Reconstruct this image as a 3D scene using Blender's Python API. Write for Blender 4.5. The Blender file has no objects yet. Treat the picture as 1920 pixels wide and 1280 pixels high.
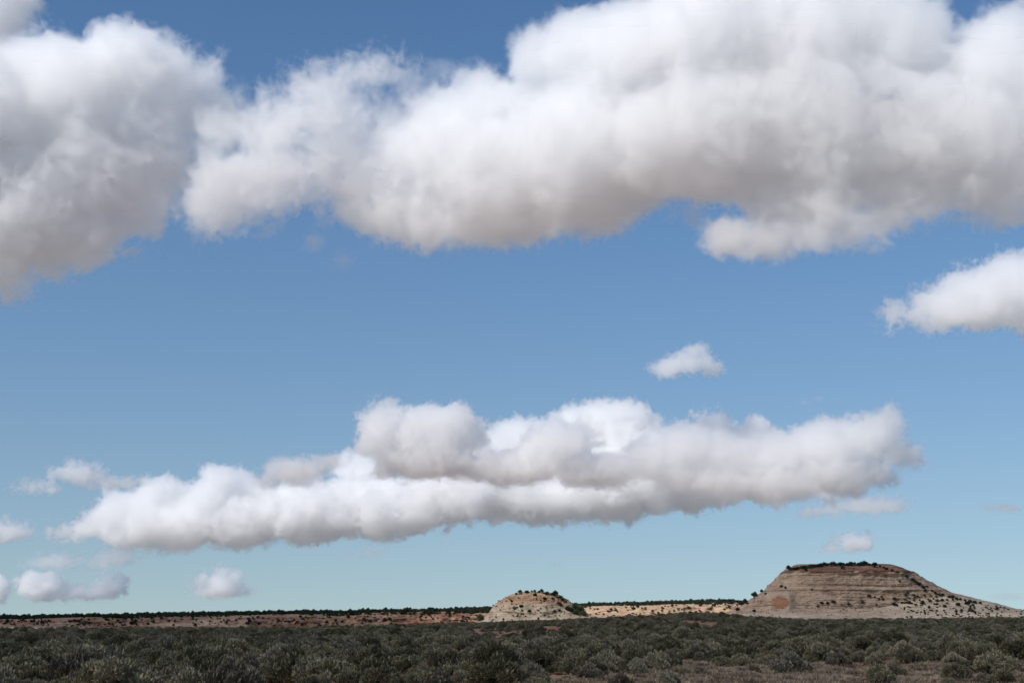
import bpy, math, random
import numpy as np
from mathutils import Vector, Matrix
from mathutils.bvhtree import BVHTree

S = bpy.context.scene
COL = S.collection
R = math.radians
random.seed(7)
RNG = np.random.default_rng(11)

# ------------------------------------------------------------------ camera
F = 2667.0                     # focal length in photograph pixels (50 mm on 36 mm, 1920 px wide)
EYE = 2.9
HORIZON = 1160.0
cam = bpy.data.cameras.new('camera')
cam.lens = 50.0
cam.sensor_width = 36.0
cam.clip_start = 0.5
cam.clip_end = 200000.0
cam_ob = bpy.data.objects.new('camera', cam)
COL.objects.link(cam_ob)
S.camera = cam_ob
PITCH = math.atan((HORIZON - 640.0) / F)
cam_ob.location = (0, 0, EYE)
cam_ob.rotation_euler = (math.pi / 2 + PITCH, 0, 0)
CR = cam_ob.rotation_euler.to_matrix()

# ------------------------------------------------------------------ sky and sun
SUN = Vector((-0.52, -0.42, 0.74)).normalized()
world = bpy.data.worlds.new('World')
S.world = world
world.use_nodes = True
wn, wl = world.node_tree.nodes, world.node_tree.links
bg = wn['Background']
sky = wn.new('ShaderNodeTexSky')
sky.sky_type = 'NISHITA'
sky.sun_disc = False
sky.sun_elevation = math.asin(SUN.z)
sky.sun_rotation = math.atan2(SUN.x, SUN.y)
sky.altitude = 1944
sky.air_density = 0.986
sky.dust_density = 3.98
sky.ozone_density = 0.0
tc = wn.new('ShaderNodeTexCoord')
lift = wn.new('ShaderNodeVectorMath')
lift.operation = 'MULTIPLY_ADD'
lift.inputs[1].default_value = (1, 1, 0.583)
lift.inputs[2].default_value = (0, 0, 0.055)
nrm = wn.new('ShaderNodeVectorMath')
nrm.operation = 'NORMALIZE'
wl.new(tc.outputs['Generated'], lift.inputs[0])
wl.new(lift.outputs[0], nrm.inputs[0])
wl.new(nrm.outputs[0], sky.inputs['Vector'])
hs = wn.new('ShaderNodeHueSaturation')
hs.inputs['Hue'].default_value = 0.502
hs.inputs['Saturation'].default_value = 1.29
wl.new(sky.outputs[0], hs.inputs['Color'])
wl.new(hs.outputs[0], bg.inputs['Color'])
bg.inputs['Strength'].default_value = 0.102

sun = bpy.data.lights.new('sun', 'SUN')
sun.energy = 3.8
sun.angle = R(0.5)
sun.color = (1.0, 0.965, 0.91)
sun_ob = bpy.data.objects.new('sun', sun)
COL.objects.link(sun_ob)
sun_ob.rotation_euler = SUN.to_track_quat('Z', 'Y').to_euler()

S.view_settings.view_transform = 'Standard'
S.view_settings.look = 'None'
S.view_settings.exposure = 0.0
S.view_settings.gamma = 1.0
cy = S.cycles
cy.use_denoising = True
cy.max_bounces = 26
cy.volume_bounces = 24
cy.diffuse_bounces = 3
cy.transparent_max_bounces = 16
cy.volume_step_rate = 2.5
cy.time_limit = 1000
cy.use_adaptive_sampling = True
cy.adaptive_threshold = 0.03


# ------------------------------------------------------------------ helpers
def ray_dir(px, py):
    """World direction through a pixel of the photograph (length 1 along the view axis)."""
    return CR @ Vector(((px - 960) / F, (640 - py) / F, -1))


def tag(o, label=None, cat=None, group=None, kind=None):
    for k, v in (('label', label), ('category', cat), ('group', group), ('kind', kind)):
        if v:
            o[k] = v
    return o


def link(name, mesh, parent=None):
    o = bpy.data.objects.new(name, mesh)
    COL.objects.link(o)
    if parent:
        o.parent = parent
    return o


def _hash(i, j, k, seed):
    h = (i.astype(np.int64) * 374761393 + j.astype(np.int64) * 668265263 + k.astype(np.int64) * 2147483647 + seed * 974711) & 0xFFFFFFFF
    h = ((h ^ (h >> 13)) * 1274126177) & 0xFFFFFFFF
    h = ((h ^ (h >> 16)) * 2246822519) & 0xFFFFFFFF
    return ((h ^ (h >> 15)) & 0xFFFFFF) / float(0xFFFFFF)


def vnoise(x, y, z, seed=0):
    x, y, z = np.broadcast_arrays(np.asarray(x, float), np.asarray(y, float), np.asarray(z, float))
    i, j, k = np.floor(x), np.floor(y), np.floor(z)
    u, v, w = x - i, y - j, z - k
    u, v, w = (t * t * (3 - 2 * t) for t in (u, v, w))
    out = 0
    for a in (0, 1):
        for b in (0, 1):
            for c in (0, 1):
                wt = (u if a else 1 - u) * (v if b else 1 - v) * (w if c else 1 - w)
                out = out + wt * _hash(i + a, j + b, k + c, seed)
    return out * 2 - 1


def fbm(x, y, z=0.0, octv=4, seed=0, rough=0.5):
    s, a, f, t = 0, 1.0, 1.0, 0
    for o in range(octv):
        s = s + a * vnoise(np.asarray(x) * f, np.asarray(y) * f, np.asarray(z) * f, seed + o * 17)
        t += a
        a *= rough
        f *= 2.03
    return s / t


def sstep(a, b, x):
    t = np.clip((np.asarray(x, float) - a) / (b - a), 0, 1)
    return t * t * (3 - 2 * t)


class Mat:
    """A small node-material builder."""

    def __init__(self, name):
        self.m = bpy.data.materials.new(name)
        self.m.use_nodes = True
        self.n, self.l = self.m.node_tree.nodes, self.m.node_tree.links
        self.p = self.n['Principled BSDF']
        self.p.inputs['Roughness'].default_value = 0.95
        self.p.inputs['Specular IOR Level'].default_value = 0.1

    def put(self, node, key, v):
        if isinstance(v, (int, float, tuple)):
            node.inputs[key].default_value = v
        else:
            self.l.new(v, node.inputs[key])

    def math(self, op, *a, clamp=False):
        n = self.n.new('ShaderNodeMath')
        n.operation = op
        n.use_clamp = clamp
        for i, v in enumerate(a):
            self.put(n, i, v)
        return n.outputs[0]

    def coord(self, scale=(1, 1, 1), off=(0, 0, 0)):
        t = self.n.new('ShaderNodeTexCoord')
        mp = self.n.new('ShaderNodeMapping')
        mp.inputs['Scale'].default_value = scale
        mp.inputs['Location'].default_value = off
        self.l.new(t.outputs['Object'], mp.inputs['Vector'])
        return mp.outputs[0]

    def noise(self, vec, scale, detail=4, rough=0.55, dist=0.0):
        n = self.n.new('ShaderNodeTexNoise')
        self.l.new(vec, n.inputs['Vector'])
        n.inputs['Scale'].default_value = scale
        n.inputs['Detail'].default_value = detail
        n.inputs['Roughness'].default_value = rough
        n.inputs['Distortion'].default_value = dist
        return n.outputs[0]

    def ramp(self, v, stops):
        r = self.n.new('ShaderNodeValToRGB')
        e = r.color_ramp.elements
        while len(e) < len(stops):
            e.new(0.5)
        for el, (p, c) in zip(e, stops):
            el.position = p
            el.color = (*c, 1) if len(c) == 3 else c
        self.l.new(v, r.inputs[0])
        return r.outputs[0]

    def step(self, v, a, b):
        n = self.n.new('ShaderNodeMapRange')
        n.interpolation_type = 'SMOOTHSTEP'
        self.put(n, 'Value', v)
        n.inputs['From Min'].default_value = a
        n.inputs['From Max'].default_value = b
        return n.outputs[0]

    def mix(self, f, a, b, mode='MIX'):
        n = self.n.new('ShaderNodeMix')
        n.data_type = 'RGBA'
        n.blend_type = mode
        for i, v in ((0, f), (6, a), (7, b)):
            if isinstance(v, (int, float)):
                n.inputs[i].default_value = v
            elif isinstance(v, tuple):
                n.inputs[i].default_value = (*v, 1) if len(v) == 3 else v
            else:
                self.l.new(v, n.inputs[i])
        return n.outputs[2]

    def base(self, c):
        self.l.new(c, self.p.inputs['Base Color'])
        return self

    def bump(self, h, strength=0.5, dist=1.0):
        b = self.n.new('ShaderNodeBump')
        b.inputs['Strength'].default_value = strength
        b.inputs['Distance'].default_value = dist
        self.l.new(h, b.inputs['Height'])
        self.l.new(b.outputs[0], self.p.inputs['Normal'])
        return self

    def attr(self, name):
        a = self.n.new('ShaderNodeAttribute')
        a.attribute_name = name
        return a.outputs['Fac']

    def sep(self, vec):
        s = self.n.new('ShaderNodeSeparateXYZ')
        self.l.new(vec, s.inputs[0])
        return s.outputs


def grid_mesh(name, P, closed=False):
    """A mesh from an (n, m, 3) lattice of points; closed joins the last column to the first."""
    n, m = P.shape[:2]
    idx = np.arange(n * m).reshape(n, m)
    if closed:
        idx = np.concatenate([idx, idx[:, :1]], 1)
    q = np.stack([idx[:-1, :-1], idx[:-1, 1:], idx[1:, 1:], idx[1:, :-1]], -1).reshape(-1, 4)
    return raw_mesh(name, P.reshape(-1, 3), q)


def raw_mesh(name, V, Q, smooth=True):
    k = Q.shape[1]
    me = bpy.data.meshes.new(name)
    me.vertices.add(len(V))
    me.vertices.foreach_set('co', np.ascontiguousarray(V, np.float32).ravel())
    me.loops.add(len(Q) * k)
    me.loops.foreach_set('vertex_index', np.ascontiguousarray(Q, np.int32).ravel())
    me.polygons.add(len(Q))
    me.polygons.foreach_set('loop_start', np.arange(0, len(Q) * k, k, dtype=np.int32))
    me.polygons.foreach_set('use_smooth', np.full(len(Q), smooth, bool))
    me.update(calc_edges=True)
    return me


# ------------------------------------------------------------------ ground
EDGE_PX = [-900, 0, 300, 600, 900, 1080, 1200, 1280, 1340, 1420, 1500, 1700, 1920, 2800]
EDGE_Z = [-1.0, -1.2, -1.3, -0.9, 0.5, 1.6, 3.0, 3.7, 3.6, 2.2, 1.4, 1.6, 2.4, 2.0]
FAR_PX = [-900, 0, 300, 600, 850, 1000, 1300, 1500, 1920, 2800]
FAR_Z = [-6, -6, -8, -8, -4, -1, 2, 1, 1, 1]


def ground_z(x, y):
    x, y = np.asarray(x, float), np.asarray(y, float)
    r = np.hypot(x, y)
    px = 960 + F * np.where(y > 1, x / np.maximum(y, 1), np.sign(x) * 3)
    ze = np.interp(px, EDGE_PX, EDGE_Z)
    zf = np.interp(px, FAR_PX, FAR_Z)
    z = ze * sstep(70, 480, r) + (zf - ze) * sstep(500, 880, r)
    z = z + 0.35 * fbm(x / 45, y / 45, 3.1, 3, 5) * sstep(10, 60, r)
    z = z + 0.10 * fbm(x / 7, y / 7, 1.7, 3, 9) * (1 - sstep(150, 400, r))
    z = z + 0.8 * fbm(x / 160, y / 160, 8.2, 2, 31) * sstep(150, 500, r) * (1 - sstep(3000, 5000, r))
    return z


def ground_at(px, py):
    """Where the sight line through a pixel meets the ground."""
    d = ray_dir(px, py)
    t = np.exp(np.linspace(math.log(30), math.log(3000), 4000))
    h = EYE + d.z * t - ground_z(d.x * t, d.y * t)
    k = np.argmax(h < 0)
    if h[k] >= 0:
        k = len(t) - 1
    return Vector((d.x * t[k], d.y * t[k], float(ground_z(d.x * t[k], d.y * t[k]))))


BARE = [(683, 1193, 26, 5), (955, 1190, 34, 4), (1040, 1176, 30, 4), (1200, 1162, 40, 4), (1290, 1164, 70, 6), (1350, 1170, 40, 4), (1060, 1216, 16, 4), (1440, 1222, 14, 3), (1630, 1254, 40, 6), (900, 1180, 22, 3),
        (330, 1192, 60, 4), (150, 1186, 40, 3), (420, 1205, 40, 3), (70, 1213, 26, 3), (260, 1214, 30, 3), (350, 1181, 40, 2), (500, 1190, 40, 3), (40, 1196, 40, 3), (930, 1218, 20, 4), (760, 1250, 20, 4), (590, 1272, 40, 5), (180, 1238, 40, 4)]


def bare_at(x, y):
    """How bare the soil lies (0 to 1): a few red clearings in the brush."""
    x, y = np.asarray(x, float), np.asarray(y, float)
    out = np.zeros(np.broadcast(x, y).shape)
    for px, py, hw, hh in BARE:
        p, a, b = ground_at(px, py), ground_at(px, py - hh), ground_at(px, min(py + hh, 1300))
        ry = max(min(abs(a.y - b.y) / 2, 60), 1.0)
        rx = hw * p.y / F
        if p.y > 110:                           # the low sight line needs a long clearing to show its soil
            ry = max(ry, 0.17 * p.y)
            p = p * 0.88
        q = ((x - p.x) / rx) ** 2 + ((y - p.y) / ry) ** 2
        out = np.maximum(out, np.exp(-q * 0.9) * (0.75 if px < 560 else 1.0))
    return out


az = np.concatenate([np.linspace(-180, -42, 24)[:-1], np.linspace(-42, 42, 620), np.linspace(42, 180, 24)[1:]])
az = np.radians(az)
rr = np.concatenate([[0.0], np.exp(np.linspace(math.log(3), math.log(1500), 330)), np.exp(np.linspace(math.log(1550), math.log(60000), 40))])
GX, GY = rr[:, None] * np.sin(az)[None], rr[:, None] * np.cos(az)[None]
ground_mesh = grid_mesh('ground', np.stack([GX, GY, ground_z(GX, GY)], -1))
bare_v = np.where((GY > 20) & (GY < 900), bare_at(GX, np.maximum(GY, 1.0)), 0.0)
ground_mesh.attributes.new('bare', 'FLOAT', 'POINT').data.foreach_set('value', bare_v.astype(np.float32).ravel())
ground = link('ground', ground_mesh)
tag(ground, kind='structure')
m = Mat('red_soil')
c = m.coord()
big = m.noise(c, 0.02, 5, 0.6)
mid = m.noise(c, 0.16, 5, 0.65, 0.6)
fine = m.noise(c, 3.0, 6, 0.75)
soil = m.ramp(fine, [(0.3, (0.20, 0.085, 0.045)), (0.55, (0.33, 0.145, 0.075)), (0.75, (0.40, 0.20, 0.115))])
litter = m.ramp(fine, [(0.3, (0.10, 0.075, 0.05)), (0.5, (0.22, 0.175, 0.12)), (0.72, (0.36, 0.30, 0.22))])
cover = m.step(m.math('ADD', m.math('MULTIPLY', mid, 0.65), m.math('MULTIPLY', big, 0.35)), 0.42, 0.56)
cover = m.math('MULTIPLY', cover, m.math('SUBTRACT', 1.0, m.math('MULTIPLY', m.attr('bare'), 0.95)))
col = m.mix(cover, soil, litter)
xyz = m.sep(c)
away = m.math('SQRT', m.math('ADD', m.math('MULTIPLY', xyz[0], xyz[0]), m.math('MULTIPLY', xyz[1], xyz[1])))
far_bounce = m.ramp(m.noise(c, 0.25, 6, 0.75), [(0.35, (0.20, 0.197, 0.185)), (0.6, (0.33, 0.318, 0.30)), (0.75, (0.42, 0.395, 0.37))])
col = m.mix(m.math('MULTIPLY', m.step(away, 650, 900), 0.92), col, far_bounce)     # far low brush, paled to neutral grey to bounce light onto clouds
m.base(col).bump(fine, 0.6, 0.06)
ground_mesh.materials.append(m.m)


# ------------------------------------------------------------------ mesa and butte
def rock_material(name, base, dark, pale, strata=1.0, lump=0.14):
    m = Mat(name)
    c = m.coord()
    cs = m.coord((0.012, 0.012, 0.55 * strata))
    band = m.noise(cs, 1.0, 7, 0.72, 0.15)
    blot = m.noise(c, 0.05, 5, 0.65)
    grit = m.noise(c, 0.6, 5, 0.75)
    col = m.ramp(band, [(0.28, dark), (0.45, base), (0.60, pale), (0.72, base)])
    col = m.mix(m.math('MULTIPLY', m.step(blot, 0.48, 0.66), 0.55), col, dark)
    streak = m.noise(m.coord((0.35, 0.35, 0.02)), 1.0, 4, 0.6)
    col = m.mix(m.math('MULTIPLY', m.step(streak, 0.55, 0.72), 0.25), col, (dark[0] * 0.8, dark[1] * 0.75, dark[2] * 0.7))
    col = m.mix(0.55, col, m.ramp(grit, [(0.3, (0.55, 0.55, 0.55)), (0.7, (1.25, 1.25, 1.25))]), 'MULTIPLY')
    chunk = m.noise(m.coord((lump, lump, lump * 2.2)), 1.0, 6, 0.7, 0.4)
    col = m.mix(0.75, col, m.ramp(chunk, [(0.36, (0.50, 0.46, 0.43)), (0.5, (0.95, 0.95, 0.95)), (0.68, (1.2, 1.2, 1.2))]), 'MULTIPLY')
    return m, c, col, band, grit


def loft_hill(px0, y0, D, hh, XL, XR, YF, YB, nh, nt, seed, expo=0.62, amp=1.0, apron=None):
    """Stacked contours from the base to the top; heights and extents in photograph pixels at distance D."""
    s = D / F
    h = np.linspace(hh[0], hh[-1], nh)
    th = np.linspace(0, 2 * math.pi, nt, endpoint=False)
    ct, st = np.cos(th), np.sin(th)
    a = np.sign(ct) * np.abs(ct) ** expo
    b = np.sign(st) * np.abs(st) ** expo
    xl, xr = (np.interp(h, [q[0] for q in T], [q[1] for q in T]) for T in (XL, XR))
    yf, yb = (np.interp(h, [q[0] for q in T], [q[1] for q in T]) for T in (YF, YB))
    A, B, H = a[None], b[None], h[:, None]
    X = np.where(A < 0, A * (px0 - xl)[:, None], A * (xr - px0)[:, None])
    Y = np.where(B < 0, B * yf[:, None], B * yb[:, None])
    ln = np.hypot(X, Y) + 1e-6
    ux, uy = X / ln, Y / ln
    if apron:
        push = np.maximum(0, apron(X + px0) - H) * 1.35 * sstep(0.1, -0.5, B)
        nose = 17 * np.exp(-((X + px0 - 1436) / 24.0) ** 4) * sstep(70 + 6 * np.sin(X / 9), 40, H) * sstep(0.1, -0.5, B)
        Y = Y - push - nose
    mid = sstep(hh[0], hh[0] + 18, H) * (0.15 + 0.85 * sstep(0, 25, ln))
    ledge = fbm(H * 0.16 + fbm(X / 90, Y / 90, 0, 2, seed) * 0.8, X / 260, Y / 260, 4, seed + 3, 0.6)
    gully = fbm(X / 26, Y / 26, H / 160, 4, seed + 7, 0.55)
    rough = fbm(X / 7, Y / 7, H / 4, 4, seed + 11, 0.6)
    block = np.round(fbm(X / 13, Y / 13, H / 9, 2, seed + 19) * 3) / 3
    saw = (H / 10.5 + 0.5 * fbm(X / 120, Y / 120, 0, 2, seed + 29)) % 1.0
    disp = amp * mid * (4.0 * ledge + 5.5 * gully + 2.2 * rough + 2.0 * block + 2.6 * (saw ** 2 - 0.3) * sstep(-0.25, 0.25, fbm(X / 60, H / 25, 2, 2, seed + 31)))
    X = X + ux * disp
    Y = Y + uy * disp
    Z = H + amp * 0.6 * fbm(X / 9, Y / 9, H / 9, 3, seed + 23)
    cx = (px0 - 960) / F * D
    zb = EYE + (HORIZON - y0) * s
    return np.stack([X * s, Y * s, Z * s], -1), Vector((cx, D, zb)), h, s


def split_hill(name, P, loc, h, cap_h, talus_h, seed, mats, px, low=None):
    """One continuous surface, cut into caprock, wall and talus parts."""
    n, k = P.shape[:2]
    root = bpy.data.objects.new(name, None)
    COL.objects.link(root)
    root.location = loc
    idx = np.arange(n * k).reshape(n, k)
    idx = np.concatenate([idx, idx[:, :1]], 1)
    Q = np.stack([idx[:-1, :-1], idx[:-1, 1:], idx[1:, 1:], idx[1:, :-1]], -1)
    V = P.reshape(-1, 3)
    C = V[Q[:, :, 0]]
    H = h[:-1][:, None] + fbm(C[..., 0] / (12 * px), C[..., 1] / (12 * px), C[..., 2] / (12 * px), 4, seed) * np.array([5.0])
    if low:
        talus_h = np.maximum(talus_h, low(C[..., 0] / px + 1600))
    which = np.where(H > cap_h, 2, np.where(H < talus_h + 2.5 * fbm(C[..., 0] / (40 * px), 0.3, 0, 3, seed + 5), 0, 1))
    top_c = V[idx[-1, :-1]]
    for i, part in enumerate(('talus_slope', 'rock_wall', 'caprock')):
        q = Q[which == i]
        if i == 2:
            extra = len(V)
            VV = np.vstack([V, top_c.mean(0)[None]])
            r = idx[-1]
            fan = np.stack([r[:-1], r[1:], np.full(k, extra), np.full(k, extra)], -1)
        else:
            VV, fan = V, None
        used, inv = np.unique(q if fan is None else np.concatenate([q.ravel(), fan[:, :3].ravel()]), return_inverse=True)
        inv = inv.ravel()
        qq = inv[:q.size].reshape(-1, 4)
        me = raw_mesh(part, VV[used], qq)
        if fan is not None:
            tri = inv[q.size:].reshape(-1, 3)
            allv = VV[used]
            me = bpy.data.meshes.new(part)
            me.from_pydata(allv.tolist(), [], qq.tolist() + tri.tolist())
            me.polygons.foreach_set('use_smooth', [True] * len(me.polygons))
        me.materials.append(mats[i])
        link(part, me, root)
    fan_q = np.concatenate([Q.reshape(-1, 4)])
    bvh = BVHTree.FromPolygons([Vector(v) + loc for v in V.tolist()], fan_q.tolist())
    return root, bvh


HM = [-14, 99]


def mesa_apron(px):
    """Height of the scree banked against the mesa, rising to the right."""
    return np.interp(px, [1440, 1520, 1600, 1680, 1740, 1800, 1900], [6, 9, 17, 34, 42, 34, 16])



P, loc, h, s = loft_hill(
    1600, 1160, 1100, HM,
    [(-14, 1310), (0, 1335), (5, 1350), (22, 1388), (32, 1403), (52, 1431), (66, 1446), (78, 1457), (90, 1473), (98, 1487), (102, 1500)],
    [(-14, 1955), (6, 1918), (14, 1890), (21, 1868), (28, 1845), (38, 1800), (46, 1765), (56, 1741), (70, 1719), (86, 1690), (97, 1663), (102, 1640)],
    [(-14, 330), (0, 240), (9, 175), (12, 120), (18, 106), (50, 99), (86, 90), (92, 76), (98, 52), (102, 26)],
    [(-14, 360), (20, 180), (60, 130), (98, 70), (102, 40)], 260, 1700, 40, apron=mesa_apron)
mw, c, col, band, grit = rock_material('mesa_sandstone', (0.405, 0.288, 0.20), (0.29, 0.18, 0.12), (0.455, 0.345, 0.245))
sx = mw.sep(c)
# the iron stain on the buttress is a mark on the rock; the undercut crack's shade is painted dark
wob = mw.noise(c, 0.22, 4, 0.6)
q = mw.math('SQRT', mw.math('ADD', mw.math('POWER', mw.math('DIVIDE', mw.math('ADD', sx[0], 163 * s), 15 * s), 2.0),
                            mw.math('POWER', mw.math('DIVIDE', mw.math('SUBTRACT', sx[2], 29 * s), 12 * s), 2.0)))
stain = mw.math('MULTIPLY', mw.step(mw.math('SUBTRACT', mw.math('ADD', q, mw.math('MULTIPLY', wob, 0.9)), 0.45), 1.1, 0.75), 0.8)
col = mw.mix(stain, col, (0.27, 0.115, 0.06))
line_z = mw.math('ABSOLUTE', mw.math('SUBTRACT', mw.math('ADD', sx[2], mw.math('MULTIPLY', wob, 0.9)), 51.5 * s))
col = mw.mix(mw.math('MULTIPLY', mw.step(line_z, 0.55, 0.15), 0.6), col, (0.13, 0.075, 0.05))
mw.base(col).bump(mw.math('ADD', band, grit), 0.7, 0.7)
mc, c, col, band, grit = rock_material('mesa_caprock', (0.22, 0.115, 0.08), (0.13, 0.06, 0.04), (0.34, 0.24, 0.17), 0.7)
mc.base(col).bump(grit, 0.8, 0.8)
mt, c, col, band, grit = rock_material('mesa_talus', (0.46, 0.36, 0.26), (0.35, 0.255, 0.18), (0.53, 0.43, 0.325), 0.4)
mt.base(col).bump(grit, 0.5, 0.5)
mesa, mesa_bvh = split_hill('mesa', P, loc, h, 82, 11, 60, (mt.m, mw.m, mc.m), s, mesa_apron)
tag(mesa, 'broad flat-topped sandstone mesa with a red cap and a long tail to the right', 'mesa', kind='structure')

P, loc, h, s = loft_hill(
    1000, 1165, 900, [-12, 54],
    [(-12, 868), (0, 898), (4, 907), (10, 915), (20, 923), (30, 929), (38, 938), (44, 950), (49, 960), (53, 972), (56, 985)],
    [(-12, 1220), (4, 1140), (12, 1104), (20, 1084), (30, 1073), (40, 1062), (48, 1047), (53, 1030), (56, 1015)],
    [(-12, 150), (2, 84), (10, 66), (28, 56), (36, 47), (44, 40), (52, 24), (56, 10)],
    [(-12, 150), (20, 80), (50, 40), (56, 20)], 130, 900, 80, 0.72, 1.0)
bw, c, col, band, grit = rock_material('butte_sandstone', (0.46, 0.36, 0.25), (0.35, 0.245, 0.155), (0.53, 0.43, 0.31), 0.8)
bw.base(col).bump(grit, 0.7, 0.5)
bc, c, col, band, grit = rock_material('butte_caprock', (0.41, 0.255, 0.155), (0.26, 0.14, 0.085), (0.50, 0.35, 0.23), 0.9)
bc.base(col).bump(grit, 0.8, 0.6)
bt, c, col, band, grit = rock_material('butte_talus', (0.46, 0.375, 0.27), (0.36, 0.27, 0.185), (0.53, 0.44, 0.33), 0.4)
bt.base(col).bump(grit, 0.5, 0.4)
butte, butte_bvh = split_hill('butte', P, loc, h, 31, 6, 90, (bt.m, bw.m, bc.m), s)
tag(butte, 'small rounded cream butte with orange ledges on its upper half', 'butte', kind='structure')

# ------------------------------------------------------------------ far escarpment
ED = 2000.0
es = ED / F
nx, npf = 1900, 80
ex = np.linspace(-1250, 1250, nx)
TOP = [(-900, 1162), (0, 1157), (200, 1153), (400, 1150), (600, 1147), (800, 1144), (900, 1142), (1080, 1135), (1240, 1130), (1380, 1126), (1500, 1134), (1750, 1144), (1900, 1149), (2800, 1152)]
FOOT = [(-900, 1170), (0, 1168), (300, 1174), (500, 1178), (800, 1176), (950, 1170), (1080, 1154), (1240, 1149), (1390, 1152), (1900, 1156), (2800, 1160)]
epx = 960 + ex / es
ztop = EYE + (HORIZON - 4.0 - np.interp(epx, *zip(*TOP))) * es
zfoot = EYE + (HORIZON - np.interp(epx, *zip(*FOOT))) * es
# along the profile: (run towards the back in metres, share of the height)
PR = [(-150, -0.45), (-40, 0.0), (0, 0.18), (10, 0.40), (14, 0.62), (40, 0.70), (46, 0.84), (75, 0.90), (81, 1.0), (160, 1.12), (330, 1.45), (900, 1.62), (4500, 1.3)]
u = np.interp(np.linspace(0, 1, npf), np.linspace(0, 1, len(PR)), np.arange(len(PR)))
run = np.interp(u, np.arange(len(PR)), [p[0] for p in PR])
shr = np.interp(u, np.arange(len(PR)), [p[1] for p in PR])
hgt = np.maximum(ztop - zfoot, 4)
inout = 75 * fbm(ex / 170, 0.5, 0, 4, 41) + 14 * fbm(ex / 26, 0.2, 0, 3, 45)
X = np.repeat(ex[:, None], npf, 1)
Y = ED - 90 + run[None] + inout[:, None] * np.clip(1 - (run[None] - 100) / 200, 0, 1)
fade = 1 - sstep(200, 900, run[None])
Z = zfoot[:, None] + hgt[:, None] * np.minimum(shr[None], 1.0 + 0 * shr[None]) + np.maximum(shr[None] - 1, 0) * 9
rock = np.clip(1 - np.abs(run[None] - 35) / 90, 0, 1)
Y = Y + rock * (11 * fbm(X / 16, Z / 5, 0, 4, 51, 0.6) + 4 * np.round(fbm(X / 5, Z / 3, 4, 3, 57) * 3) / 3)
Z = Z + rock * 1.2 * fbm(X / 8, Y / 8, 0, 3, 61) + fade * 1.2 * fbm(X / 60, Y / 60, 0, 3, 63)
esc_P = np.stack([X, Y, Z], -1)
esc_me = grid_mesh('escarpment', esc_P[:, ::-1])
esc = link('escarpment', esc_me)
tag(esc, 'long low red and cream escarpment across the skyline, wooded on top', 'escarpment', kind='structure')
em, c, col, band, grit = rock_material('escarpment_rock', (0.32, 0.165, 0.10), (0.19, 0.085, 0.052), (0.44, 0.30, 0.20), 0.3, 0.055)  # coarse dark mottling in the colour stands in for weak relief shading
patch = em.noise(em.coord((0.004, 0.004, 0.05)), 1.0, 4, 0.55)
col = em.mix(em.math('MAXIMUM', em.step(patch, 0.52, 0.60), em.math('MULTIPLY', em.step(em.sep(em.coord())[0], 40, 110), em.step(em.sep(em.coord())[0], 420, 340))), col, em.ramp(em.noise(em.coord((0.09, 0.09, 0.4)), 1.0, 6, 0.72), [(0.32, (0.27, 0.135, 0.08)), (0.48, (0.46, 0.30, 0.19)), (0.66, (0.60, 0.46, 0.33))]))
em.base(col).bump(grit, 0.9, 1.2)
esc_me.materials.append(em.m)
esc_bvh = BVHTree.FromPolygons(esc_P.reshape(-1, 3).tolist(), [list(p.vertices) for p in grid_mesh('tmp', esc_P).polygons])
bpy.data.meshes.remove(bpy.data.meshes['tmp'])


# ------------------------------------------------------------------ plants: prototypes
def leaf_mat(name, c0, c1, c2, spread=0.55):
    m = Mat(name)
    m.p.inputs['Specular IOR Level'].default_value = 0.05
    oi = m.n.new('ShaderNodeObjectInfo')
    f = m.math('ADD', m.math('MULTIPLY', m.attr('tint'), 1 - spread), m.math('MULTIPLY', oi.outputs['Random'], spread))
    return m.base(m.ramp(f, [(0.15, c0), (0.5, c1), (0.85, c2)])).m


M_SAGE = leaf_mat('sage_leaves', (0.082, 0.077, 0.046), (0.165, 0.15, 0.092), (0.29, 0.26, 0.165))
M_GREY = leaf_mat('grey_twigs', (0.105, 0.092, 0.066), (0.17, 0.148, 0.108), (0.25, 0.22, 0.165))
M_PALE = leaf_mat('rabbitbrush_leaves', (0.14, 0.128, 0.08), (0.23, 0.205, 0.135), (0.32, 0.285, 0.195))
M_JUN = leaf_mat('juniper_needles', (0.028, 0.036, 0.024), (0.05, 0.06, 0.036), (0.08, 0.092, 0.054))
M_GREEN = leaf_mat('green_shrub_leaves', (0.06, 0.075, 0.035), (0.10, 0.12, 0.055), (0.15, 0.17, 0.085))
M_STEM = Mat('bark')
M_STEM.p.inputs['Base Color'].default_value = (0.09, 0.07, 0.05, 1)
M_STEM = M_STEM.m
M_TUFT = leaf_mat('dry_grass', (0.18, 0.13, 0.085), (0.28, 0.215, 0.15), (0.38, 0.30, 0.22))


def slivers(C, D, L, W, rng):
    """Leaf blades at C along D: diamond quads of length L and width W."""
    n = len(C)
    side = np.cross(D, rng.normal(size=(n, 3)))
    side /= np.linalg.norm(side, axis=1)[:, None] + 1e-9
    L, W = L[:, None], W[:, None]
    V = np.stack([C, C + D * L * 0.55 + side * W, C + D * L, C + D * L * 0.5 - side * W], 1)
    return V.reshape(-1, 3), np.arange(n * 4).reshape(n, 4)


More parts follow.
